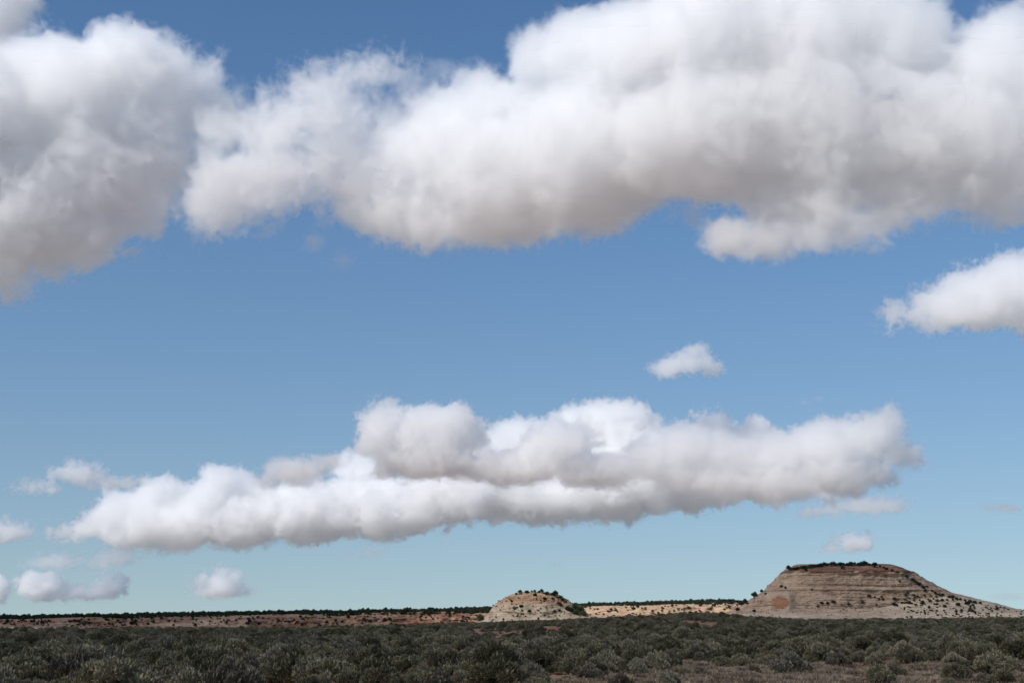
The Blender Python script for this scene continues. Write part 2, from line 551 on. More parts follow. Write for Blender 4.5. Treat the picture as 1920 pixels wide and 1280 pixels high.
def tubes(segs):
    """Three-sided tapering twigs from (a, b, ra, rb)."""
    V, Q = [], []
    for a, b, ra, rb in segs:
        d = (b - a) / (np.linalg.norm(b - a) + 1e-9)
        e = np.cross(d, (0.3, 0.5, 0.8))
        e /= np.linalg.norm(e)
        f = np.cross(d, e)
        o = len(V)
        for p, r in ((a, ra), (b, rb)):
            for k in range(3):
                t = k * 2.0944
                V.append(p + r * (math.cos(t) * e + math.sin(t) * f))
        for k in range(3):
            Q.append((o + k, o + (k + 1) % 3, o + 3 + (k + 1) % 3, o + 3 + k))
    return np.array(V), np.array(Q)


def foliage_mesh(name, seed, mat, n, lobes, height, leaf=0.075, up=0.5, low=-0.25, shell=0.35, wide=0.2):
    """A crown one metre across: lobes over a dome, each covered in leaf blades."""
    rng = np.random.default_rng(seed)
    a = rng.uniform(0, 2 * math.pi, lobes)
    rad = np.sqrt(rng.uniform(0.02, 1, lobes)) * 0.36
    zz = height * (0.30 + 0.42 * (1 - (rad / 0.38) ** 2) * rng.uniform(0.75, 1.1, lobes))
    c = np.stack([rad * np.cos(a), rad * np.sin(a), zz], -1)
    r = rng.uniform(0.11, 0.2, lobes)
    k = rng.choice(lobes, n, p=r ** 2 / (r ** 2).sum())
    d = rng.normal(size=(n * 3, 3))
    d /= np.linalg.norm(d, axis=1)[:, None]
    d = d[d[:, 2] > low][:n]
    n = len(d)
    k = k[:n]
    C = c[k] + d * (r[k] * (1 - shell * rng.uniform(0, 1, n) ** 1.6))[:, None]
    C[:, 2] = np.maximum(C[:, 2], 0.02)
    D = d * 0.8 + np.array([0, 0, up]) + rng.normal(size=(n, 3)) * 0.42
    D /= np.linalg.norm(D, axis=1)[:, None]
    L = rng.uniform(0.6, 1.3, n) * leaf
    sprig = rng.uniform(0, 1, n) < 0.14         # longer shoots that break the outline
    L = np.where(sprig, L * 2.0, L)
    D[sprig] = D[sprig] * 0.6 + np.array([0, 0, 0.55])
    D /= np.linalg.norm(D, axis=1)[:, None]
    V, Q = slivers(C, D, L, L * rng.uniform(wide * 0.7, wide * 1.3, n), rng)
    me = raw_mesh(name, V, Q, False)
    t = np.clip(rng.uniform(0, 1, lobes)[k] * 0.55 + rng.uniform(0, 1, n) * 0.45, 0, 1)
    at = me.attributes.new('tint', 'FLOAT', 'POINT')
    at.data.foreach_set('value', np.repeat(t, 4).astype(np.float32))
    me.materials.append(mat)
    return me, c, r


def stem_mesh(name, c, thick=0.012):
    segs = []
    for p in c:
        mid = p * np.array([0.45, 0.45, 0.4])
        segs.append((np.array([p[0] * 0.08, p[1] * 0.08, -0.05]), mid, thick * 1.5, thick))
        segs.append((mid, p, thick, thick * 0.4))
        for _ in range(2):
            segs.append((mid, p + RNG.normal(size=3) * 0.08, thick * 0.7, thick * 0.3))
    V, Q = tubes(segs)
    me = raw_mesh(name, V, Q, False)
    me.materials.append(M_STEM)
    return me


BUSH = []        # (foliage mesh, stems mesh)
for sd, mat, n, lb, hg, up in ((1, M_SAGE, 8000, 15, 0.70, 0.3), (2, M_SAGE, 7500, 12, 0.78, 0.4), (3, M_SAGE, 8000, 18, 0.62, 0.3), (4, M_SAGE, 7500, 10, 0.84, 0.45),
                               (5, M_GREY, 7000, 13, 0.62, 0.4), (6, M_PALE, 7500, 12, 0.60, 0.5)):
    f, lc, lr = foliage_mesh('foliage', sd, mat, n, lb, hg, 0.043, up)
    BUSH.append((f, stem_mesh('stems', lc)))
JUN = []
for sd, n, lb, hg in ((21, 1300, 11, 0.95), (22, 1200, 9, 1.1), (23, 1300, 13, 0.8)):
    f, lc, lr = foliage_mesh('crown', sd, M_JUN, n, lb, hg, 0.12, 0.3, -0.6, 0.5, 0.32)
    JUN.append((f, stem_mesh('trunk', lc[:4], 0.035)))
f, lc, lr = foliage_mesh('crown', 31, M_GREEN, 1500, 12, 0.8, 0.11, 0.4, -0.5, 0.45, 0.3)
GREEN = (f, stem_mesh('stems', lc, 0.02))
TUFT = []
for sd in (41, 42):
    rng = np.random.default_rng(sd)
    n = 420
    a, q = rng.uniform(0, 6.283, n), np.sqrt(rng.uniform(0, 1, n))
    C = np.stack([q * 0.32 * np.cos(a), q * 0.32 * np.sin(a), np.full(n, -0.02)], -1)
    D = np.stack([q * np.cos(a) * 0.7, q * np.sin(a) * 0.7, np.full(n, 1.0)], -1) + rng.normal(size=(n, 3)) * 0.25
    D /= np.linalg.norm(D, axis=1)[:, None]
    L = rng.uniform(0.3, 0.62, n)
    V, Q = slivers(C, D, L, np.full(n, 0.022), rng)
    me = raw_mesh('dry_tuft', V, Q, False)
    at = me.attributes.new('tint', 'FLOAT', 'POINT')
    at.data.foreach_set('value', np.repeat(rng.uniform(0, 1, n), 4).astype(np.float32))
    me.materials.append(M_TUFT)
    TUFT.append(me)


def merged(name, a, b):
    """Foliage and stems as one mesh, for plants too small in view to show their parts."""
    va = np.empty(len(a.vertices) * 3, np.float32)
    a.vertices.foreach_get('co', va)
    vb = np.empty(len(b.vertices) * 3, np.float32)
    b.vertices.foreach_get('co', vb)
    qa = np.empty(len(a.loops), np.int32)
    a.loops.foreach_get('vertex_index', qa)
    qb = np.empty(len(b.loops), np.int32)
    b.loops.foreach_get('vertex_index', qb)
    me = raw_mesh(name, np.concatenate([va, vb]).reshape(-1, 3), np.concatenate([qa, qb + len(a.vertices)]).reshape(-1, 4), False)
    t = np.empty(len(a.vertices), np.float32)
    a.attributes['tint'].data.foreach_get('value', t)
    me.attributes.new('tint', 'FLOAT', 'POINT').data.foreach_set('value', np.concatenate([t, np.zeros(len(b.vertices), np.float32)]))
    me.materials.append(a.materials[0])
    me.materials.append(b.materials[0])
    me.polygons.foreach_set('material_index', np.concatenate([np.zeros(len(a.polygons), np.int32), np.ones(len(b.polygons), np.int32)]))
    return me


BUSH_ONE = [merged('sagebrush', *b) for b in BUSH]
JUN_ONE = [merged('juniper', *b) for b in JUN]
GREEN_ONE = merged('green_shrub', *GREEN)


def plant(name, mesh, loc, sc, label, cat, group, rot=None):
    o = link(name, mesh)
    o.location = loc
    o.rotation_euler = (0, 0, random.uniform(0, 6.28) if rot is None else rot)
    o.scale = sc
    return tag(o, label, cat, group)


# ------------------------------------------------------------------ sagebrush
def cover_at(x, y):
    """How thickly the brush stands (0 to 1)."""
    r = np.hypot(x, y)
    px = 960 + F * x / np.maximum(y, 1)
    d = 0.60 + 0.6 * fbm(x / 22, y / 30, 0.4, 3, 71)
    d = d - 0.5 * sstep(0.10, 0.45, fbm(x / 55, y / 120, 5.0, 2, 73))
    d = d * np.clip(1 - sstep(110, 84, r) * sstep(1130, 1260, px) * 0.93, 0.03, 1)       # the open ground at the near right
    d = d * (1 - 0.55 * sstep(75, 62, r) * sstep(300, 1100, px))
    d = d * (1 - 0.85 * np.exp(-((px - 1270) / 70) ** 2) * sstep(380, 430, r) * sstep(520, 470, r))   # the bare red rise
    d = d * (1 - np.minimum(1, 1.25 * bare_at(x, y)))
    return np.clip(d, 0.015, 1)


NAMED = [  # px, base py, width px, variant, label
    (1311, 1270, 34, 4, 'small lone rounded grey sagebrush standing apart on bare ground, lowest of the open right side'),
    (1352, 1252, 40, 0, 'left bush of the wide three-bush clump on the open ground below the mesa wall'),
    (1392, 1252, 48, 2, 'middle and broadest bush of the wide three-bush clump on the open ground'),
    (1430, 1251, 38, 1, 'right bush of the wide three-bush clump on the open ground'),
    (1572, 1253, 46, 4, 'dark ragged sagebrush on the edge of the open ground, left of a pair'),
    (1604, 1247, 36, 0, 'low sagebrush squeezed between two larger bushes beside the red bare patch'),
    (1645, 1252, 44, 1, 'pale green domed sagebrush right beside the bare red patch'),
    (1712, 1247, 50, 2, 'broad low sagebrush just right of the bare red patch'),
    (1752, 1244, 44, 0, 'sagebrush between the broad low bush and the tall wide one at right'),
    (1803, 1242, 50, 3, 'tall wide sagebrush ending the bush row before the right edge'),
    (1902, 1246, 66, 0, 'large grey-green sagebrush cut by the right edge, halfway down the brush'),
    (1842, 1288, 44, 4, 'sprawling dark sagebrush in the bottom right corner, left half of the pair'),
    (1880, 1291, 48, 3, 'upright greener sagebrush in the bottom right corner, right half of the pair'),
    (1258, 1254, 48, 4, 'low grey brush at the left end of the open ground'),
    (1545, 1230, 60, 2, 'wide low bush behind the dark ragged sagebrush, fringing the open ground'),
    (1480, 1236, 42, 1, 'rounded bush at the back of the open ground between the clump and the pair'),
]
pts = []
near = []
for px, py, w, v, lab in NAMED:
    p = ground_at(px, py)
    d = p.length
    near.append((p, w * d / F, v, lab))
taken = [(p.x, p.y, w) for p, w, v, lab in near]

# scatter on a jittered lattice whose cell is about one bush
cand = []
for r0, r1, cell in ((52, 180, 1.3), (180, 420, 1.55), (420, 760, 2.1)):
    xs = np.arange(-r1 * 0.52, r1 * 0.52, cell)
    ys = np.arange(r0 * 0.8, r1 + 1, cell)
    gx, gy = np.meshgrid(xs, ys)
    gx = gx + RNG.uniform(-0.55, 0.55, gx.shape) * cell
    gy = gy + RNG.uniform(-0.55, 0.55, gy.shape) * cell
    rr_ = np.hypot(gx, gy)
    ok = (rr_ >= r0) & (rr_ < r1) & (np.abs(gx) < 0.46 * gy + 6)
    ok &= RNG.uniform(0, 1, gx.shape) < cover_at(gx, gy)
    cand.append(np.stack([gx[ok], gy[ok]], -1))
cand = np.concatenate(cand)
keep = np.ones(len(cand), bool)
for x, y, w in taken:
    keep &= (np.hypot(cand[:, 0] - x, cand[:, 1] - y) > 0.75 * w + 0.5)
# leave the mesa and butte feet clear of the deep brush
cand = cand[keep]
width = np.clip(RNG.lognormal(math.log(1.14), 0.42, len(cand)), 0.45, 2.4)
var = RNG.choice(6, len(cand), p=[0.19, 0.17, 0.15, 0.12, 0.21, 0.16])
cz = ground_z(cand[:, 0], cand[:, 1])
rad = np.hypot(cand[:, 0], cand[:, 1])
in_px = 960 + F * cand[:, 0] / cand[:, 1]
in_py = 640 + F * np.tan(PITCH - np.arctan2(cz + width * 0.5 - EYE, rad))
vis = (in_px > -20) & (in_px < 1940) & (in_py < 1283)
order = np.argsort(np.where(vis, -width / rad, 1))
N_IND = 284
single = order[:N_IND]
rest = order[N_IND:]
KIND_LABEL = {
    0: 'rounded grey-green sagebrush in the nearest rows of the shaded plain',
    1: 'rounded grey-green sagebrush in the nearest rows of the shaded plain',
    2: 'low spreading grey-green sagebrush in the nearest rows of the shaded plain',
    3: 'taller upright grey-green sagebrush in the nearest rows of the shaded plain',
    4: 'twiggy grey half-bare brush among the nearest green bushes',
    5: 'pale straw-tinted brush among the nearest grey-green bushes'}
KIND_GROUP = {0: 'rounded sagebrush nearby', 1: 'rounded sagebrush nearby', 2: 'low spreading sagebrush nearby', 3: 'tall sagebrush nearby',
              4: 'twiggy grey brush nearby', 5: 'pale straw brush nearby'}
for i in single:
    near.append((Vector((cand[i, 0], cand[i, 1], cz[i])), width[i], int(var[i]), None))
for p, w, v, lab in near:
    zs = w * random.uniform(0.85, 1.15)
    o = plant('sagebrush', BUSH[v][0], p - Vector((0, 0, 0.04)), (w * random.uniform(0.92, 1.08), w, zs),
              lab or KIND_LABEL[v], 'bush', None if lab else KIND_GROUP[v])
    link('stems', BUSH[v][1], o)


# ------------------------------------------------------------------ masses built with geometry nodes
def scatter(name, pts, scl, rot, pick, protos, kind='stuff', label=None, cat=None):
    """One object: a prototype mesh stood on every point."""
    me = bpy.data.meshes.new(name)
    me.vertices.add(len(pts))
    me.vertices.foreach_set('co', np.ascontiguousarray(pts, np.float32).ravel())
    me.attributes.new('scl', 'FLOAT_VECTOR', 'POINT').data.foreach_set('vector', np.ascontiguousarray(scl, np.float32).ravel())
    me.attributes.new('rot', 'FLOAT_VECTOR', 'POINT').data.foreach_set('vector', np.ascontiguousarray(rot, np.float32).ravel())
    me.attributes.new('pick', 'INT', 'POINT').data.foreach_set('value', np.ascontiguousarray(pick, np.int32))
    ob = link(name, me)
    tag(ob, label, cat, None, kind)
    g = bpy.data.node_groups.new(name, 'GeometryNodeTree')
    g.interface.new_socket('Geometry', in_out='INPUT', socket_type='NodeSocketGeometry')
    g.interface.new_socket('Geometry', in_out='OUTPUT', socket_type='NodeSocketGeometry')
    N, L = g.nodes, g.links
    gi, go = N.new('NodeGroupInput'), N.new('NodeGroupOutput')
    jn = N.new('GeometryNodeJoinGeometry')
    for p in protos:
        oi = N.new('GeometryNodeObjectInfo')
        oi.transform_space = 'ORIGINAL'
        oi.inputs['Object'].default_value = p
        oi.inputs['As Instance'].default_value = True
        L.new(oi.outputs['Geometry'], jn.inputs[0])
    io = N.new('GeometryNodeInstanceOnPoints')

    def na(nm, ty):
        a = N.new('GeometryNodeInputNamedAttribute')
        a.data_type = ty
        a.inputs['Name'].default_value = nm
        return a.outputs['Attribute']
    L.new(gi.outputs[0], io.inputs['Points'])
    L.new(jn.outputs[0], io.inputs['Instance'])
    io.inputs['Pick Instance'].default_value = True
    L.new(na('pick', 'INT'), io.inputs['Instance Index'])
    er = N.new('FunctionNodeEulerToRotation')
    L.new(na('rot', 'FLOAT_VECTOR'), er.inputs[0])
    L.new(er.outputs[0], io.inputs['Rotation'])
    L.new(na('scl', 'FLOAT_VECTOR'), io.inputs['Scale'])
    L.new(io.outputs[0], go.inputs[0])
    ob.modifiers.new('scatter', 'NODES').node_group = g
    return ob


def euler_z(n):
    r = np.zeros((n, 3))
    r[:, 2] = RNG.uniform(0, 6.283, n)
    return r


SB = [o for o in COL.objects if o.name.startswith('sagebrush')]
bush_protos = [next(o for o in SB if o.data == BUSH[v][0]) for v in range(6)]
n = len(rest)
w = width[rest]
scatter('distant_brush', np.stack([cand[rest, 0], cand[rest, 1], cz[rest] - 0.04], -1),
        np.stack([w * RNG.uniform(0.9, 1.1, n), w, w * RNG.uniform(0.8, 1.15, n)], -1), euler_z(n), var[rest], bush_protos,
        label='dense grey-green brush covering the plain beyond the nearest rows', cat='brush')

# dry grass between the bushes, thickest on the open ground at the right
gn = 22000
gr = 50 + 200 * RNG.uniform(0, 1, gn) ** 1.5
ga = RNG.uniform(-0.43, 0.43, gn)
gx, gy = gr * np.sin(ga), gr * np.cos(ga)
gpx = 960 + F * gx / gy
gd = 0.30 + 0.6 * sstep(1000, 1300, gpx) * sstep(140, 90, gr) + 0.5 * fbm(gx / 9, gy / 9, 2.2, 3, 91)
ok = RNG.uniform(0, 1, gn) < np.clip(gd, 0, 1)
gx, gy = gx[ok], gy[ok]
n = len(gx)
tuft_protos = []
for k in (0, 1):
    p = ground_at(1480 + 130 * k, 1268)
    tuft_protos.append(plant('grass_tuft', TUFT[k], p, (0.9, 0.9, 0.7),
                             ('tuft of dry tan grass in the middle of the open ground', 'slightly wider tuft of dry tan grass right of the middle of the open ground')[k], 'grass tuft', None))
w = np.clip(RNG.lognormal(math.log(0.62), 0.35, n), 0.3, 1.15)
scatter('dry_grass', np.stack([gx, gy, ground_z(gx, gy)], -1), np.stack([w, w, w * RNG.uniform(0.45, 0.75, n)], -1), euler_z(n),
        RNG.integers(0, 2, n), tuft_protos, label='dry tan grass between the bushes', cat='grass')


# ------------------------------------------------------------------ junipers on the rocks
def on_rock(bvh, px, py, down=9):
    for k in range(0, down * 2):
        d = ray_dir(px, py + k * 0.5)
        hit = bvh.ray_cast(Vector((0, 0, EYE)), d.normalized())
        if hit[0] is not None:
            return hit[0]
    return None


def juniper(bvh, px, py, wpx, label, group, mesh=None, name='juniper', cat='juniper tree', tall=1.0):
    p = on_rock(bvh, px, py + wpx * 0.3)
    if p is None:
        return
    w = wpx * p.length / F * 0.98
    plant(name, mesh or random.choice(JUN_ONE), p - Vector((0, 0, 0.12 * w)), (w, w, w * tall * random.uniform(0.85, 1.1)), label, cat, group)


for k in range(30):
    x = 1480 + k * 5.6 + random.uniform(-2, 2)
    y = 1066 - 9 * min(1, k / 14) + random.uniform(-1.0, 1.5) + (3 if k > 27 else 0)
    juniper(mesa_bvh, x, y, random.uniform(6.5, 11), 'dark juniper in the row along the flat top of the mesa', 'junipers on the mesa top')
for x, y in ((1650, 1061), (1657, 1063), (1662, 1066), (1673, 1069), (1683, 1072), (1691, 1077), (1700, 1082), (1712, 1088), (1718, 1091), (1724, 1094), (1738, 1099),
             (1748, 1107), (1754, 1111), (1762, 1114), (1768, 1115), (1780, 1118), (1787, 1119), (1794, 1121), (1801, 1123), (1810, 1125), (1819, 1127), (1828, 1128), (1838, 1130)):
    juniper(mesa_bvh, x, y, random.uniform(5, 9), 'small juniper on the descending right-hand ridge of the mesa', 'junipers down the mesa ridge')
for X, Y, wd in ((60, 495, 7), (180, 530, 5), (230, 535, 5), (365, 525, 8), (500, 475, 8), (530, 455, 5), (600, 485, 6), (640, 500, 5), (150, 595, 5), (355, 590, 8), (390, 600, 6),
                 (450, 575, 4), (530, 570, 7), (705, 570, 8), (715, 390, 7), (740, 430, 6), (790, 550, 6), (880, 545, 7), (940, 540, 7), (1000, 540, 5), (1070, 540, 5), (1130, 590, 8),
                 (1240, 580, 9), (1310, 605, 5), (1120, 535, 5), (1600, 640, 6), (1280, 660, 8), (1330, 685, 6), (1110, 675, 6), (1170, 670, 7), (980, 690, 4), (970, 610, 8),
                 (780, 630, 6), (430, 320, 5), (130, 505, 5), (210, 505, 5), (725, 485, 5), (870, 500, 5), (835, 525, 4), (670, 545, 4)):
    juniper(mesa_bvh, 1620 + X / 6.4, 1040 + Y / 6.4, wd, 'small dark juniper scattered on the lower right slope of the mesa', 'junipers on the mesa slope')
for X, Y, wd, lab in (
        (435, 440, 6, 'dark juniper highest of the three on the left flank of the mesa'), (350, 495, 12, 'largest dark juniper on the left flank of the mesa'),
        (190, 548, 11, 'dark juniper at the left foot of the mesa beside the sunlit cliff'), (240, 545, 6, 'small juniper just right of the one at the left foot of the mesa'),
        (265, 580, 6, 'juniper below the pair at the left foot of the mesa'), (485, 465, 5, 'small juniper above the left corner of the mesa wall'),
        (675, 378, 7, 'juniper on the curved ledge above the red stain'), (720, 395, 5, 'small juniper at the right end of the curved ledge above the red stain'),
        (1040, 420, 4, 'tiny lone juniper in the middle of the mesa wall above the dark crack'), (1160, 578, 7, 'juniper below the wall, left of three on the pale scree'),
        (1110, 620, 5, 'small juniper lowest below the mesa wall'), (1230, 585, 6, 'middle juniper of three on the pale scree below the wall'),
        (1300, 560, 8, 'right juniper of three on the pale scree below the wall'), (1480, 590, 7, 'lone juniper on the scree below the middle of the mesa wall'),
        (1650, 565, 7, 'grey-green juniper on the scree at the right end of the wall'), (1395, 600, 4, 'tiny juniper between two larger ones on the scree'),
        (345, 670, 7, 'shrub in a dark hollow at the base of the mesa buttress'), (150, 655, 8, 'low shrub on the grey slope at the far left base of the mesa'),
        (970, 180, 6, 'juniper on the red caprock below the left part of the summit row'), (1410, 155, 8, 'juniper on the red caprock below the middle of the summit row')):
    juniper(mesa_bvh, 1360 + X / 6.4, 1040 + Y / 6.4, wd, lab, None)
for k, (X, Y, wd) in enumerate(((735, 125, 8), (820, 122, 8), (880, 118, 5), (915, 120, 6), (965, 120, 6), (1000, 118, 8), (1060, 138, 9), (1120, 150, 7), (1160, 155, 11), (1220, 190, 7), (1250, 215, 5), (1285, 240, 5), (690, 148, 5))):
    juniper(butte_bvh, 860 + X / 6.4, 1090 + Y / 6.4, wd, 'dark green shrub along the rounded crest of the small butte', 'shrubs on the butte crest')
for X, Y, wd in ((635, 235, 6), (670, 315, 6), (702, 312, 4), (850, 360, 7), (915, 160, 7), (1030, 200, 7), (1130, 200, 7), (750, 295, 7), (535, 450, 5), (1150, 355, 7), (1210, 350, 6), (1230, 285, 7), (1050, 305, 3), (710, 405, 3), (450, 425, 3), (1160, 405, 4), (1030, 405, 4), (955, 445, 4), (1200, 255, 7)):
    juniper(butte_bvh, 860 + X / 6.4, 1090 + Y / 6.4, wd, 'small dark shrub dotted on the face of the butte', 'shrubs on the butte face')
for X, Y, wd, lab in ((1310, 320, 12, 'dark juniper on the right shoulder of the butte'), (1355, 345, 10, 'second dark juniper on the right shoulder of the butte, lower down'),
                      (1395, 300, 15, 'bright green shrub at the upper right foot of the butte'), (1450, 330, 16, 'widest bright green shrub at the right foot of the butte'),
                      (1500, 385, 13, 'dark green bush at the far right foot of the butte'), (1420, 365, 12, 'bright green shrub lowest on the right foot of the butte'),
                      (255, 440, 16, 'olive bush leaning on the left foot of the butte')):
    green = 'green' in lab or 'olive' in lab
    juniper(butte_bvh, 860 + X / 6.4, 1090 + Y / 6.4, wd, lab, None, GREEN_ONE if green else None, 'green_shrub' if green else 'juniper', 'shrub' if green else 'juniper tree')

# junipers on the flat between the brush and the escarpment, left of the butte
for x, y, wd in ((695, 1172, 10), (708, 1176, 9), (735, 1177, 14), (783, 1170, 11), (820, 1168, 11), (865, 1163, 10), (878, 1166, 11), (747, 1176, 8), (727, 1167, 8), (655, 1176, 9),
                 (627, 1174, 8), (607, 1177, 9), (670, 1172, 6), (800, 1171, 8), (845, 1160, 7), (760, 1164, 7), (690, 1180, 9), (770, 1178, 9), (590, 1170, 6), (640, 1166, 6)):
    D = random.uniform(820, 1150)
    d = ray_dir(x, y + wd * 0.45)
    gx0, gy0 = d.x * D / d.y, D
    w = wd * D / F
    z0 = EYE + d.z * D / d.y
    plant('juniper', random.choice(JUN_ONE), (gx0, gy0, min(z0, float(ground_z(gx0, gy0)) + 0.0)), (w * 1.1, w * 1.1, w * 1.1),
          'dark juniper on the pale flat left of the small butte', 'juniper tree', 'junipers on the pale flat')
for k in range(150):
    x = random.uniform(5, 1385)
    if 900 < x < 1090:
        continue
    y = np.interp(x, *zip(*TOP)) + random.uniform(6, 0.85 * (np.interp(x, *zip(*FOOT)) - np.interp(x, *zip(*TOP)) + 4))
    juniper(esc_bvh, x, y, random.uniform(3.5, 7.5), 'dark shrub dotted on the face of the far escarpment', 'shrubs on the escarpment face')

jp = [o for o in COL.objects if o.name.startswith('juniper')]
jun_protos = [next(o for o in jp if o.data == q) for q in JUN_ONE]
tn = 16000
tx = RNG.uniform(-1200, 1200, tn)
tr = 75 + 330 * RNG.uniform(0, 1, tn) ** 1.3
tpts = []
for x, r in zip(tx, tr):
    if fbm(x / 45, r / 60, 0.3, 3, 141) + random.uniform(-0.35, 0.35) < -0.12:
        continue
    y = ED - 90 + r
    hit = esc_bvh.ray_cast(Vector((x, y, 200)), Vector((0, 0, -1)))
    if hit[0] is not None:
        tpts.append(hit[0])
tpts = np.array(tpts)
n = len(tpts)
w = np.clip(RNG.lognormal(math.log(3.6), 0.3, n), 1.8, 6.0)
scatter('juniper_woods', tpts - np.array([0, 0, 0.3]), np.stack([w, w, w * RNG.uniform(0.75, 1.1, n)], -1), euler_z(n), RNG.integers(0, 3, n), jun_protos,
        label='dark juniper woods along the top of the far escarpment', cat='woods')


# low scrub too small and thick to tell apart, on the ledges of the escarpment and the tail of the mesa
lp, lw = [], []
for k in range(1000):
    x = random.uniform(-30, 1400)
    t0, f0 = np.interp(x, *zip(*TOP)), np.interp(x, *zip(*FOOT))
    y = t0 + 5 + random.random() ** 1.2 * (f0 - t0)
    if fbm(x / 40, y / 5, 0.7, 3, 131) + random.uniform(-0.25, 0.25) < 0.02:
        continue
    p = on_rock(esc_bvh, x, y, 3)
    if p is not None:
        lp.append(p)
        lw.append(random.uniform(1.3, 3.4))
for k in range(420):
    x = random.uniform(1690, 1925)
    y = random.uniform(np.interp(x, [1690, 1760, 1850, 1920], [1118, 1116, 1133, 1147]), 1160)
    p = on_rock(mesa_bvh, x, y, 3)
    if p is not None and fbm(x / 30, y / 7, 2.7, 3, 133) + random.uniform(-0.3, 0.3) > 0.0:
        lp.append(p)
        lw.append(random.uniform(0.7, 1.9))
for k in range(260):
    x = random.uniform(1400, 1700)
    p = on_rock(mesa_bvh, x, random.uniform(1138, 1156), 3)
    if p is not None and random.random() < 0.5:
        lp.append(p)
        lw.append(random.uniform(0.4, 1.0))
for k in range(200):
    p = on_rock(butte_bvh, random.uniform(905, 1110), random.uniform(1112, 1166), 3)
    if p is not None:
        lp.append(p)
        lw.append(random.uniform(0.4, 1.3))
lp, lw = np.array(lp), np.array(lw)
scatter('ledge_scrub', lp - np.array([0, 0, 0.1]), np.stack([lw, lw, lw * 0.8], -1), euler_z(len(lp)), RNG.integers(0, 3, len(lp)), jun_protos,
        label='sparse dark scrub speckling the ledges and scree of the rocks', cat='scrub')


# ------------------------------------------------------------------ clouds
def cloud_material():
    m = bpy.data.materials.new('cloud_droplets')
    m.use_nodes = True
    n, l = m.node_tree.nodes, m.node_tree.links
    n.clear()
    o = n.new('ShaderNodeOutputMaterial')
    v = n.new('ShaderNodeVolumeScatter')
    a = n.new('ShaderNodeAttribute')
    a.attribute_name = 'density'
    v.inputs['Color'].default_value = (1, 1, 1, 1)
    v.inputs['Anisotropy'].default_value = 0.4
    l.new(a.outputs['Fac'], v.inputs['Density'])
    l.new(v.outputs[0], o.inputs['Volume'])
    return m


M_CLOUD = cloud_material()


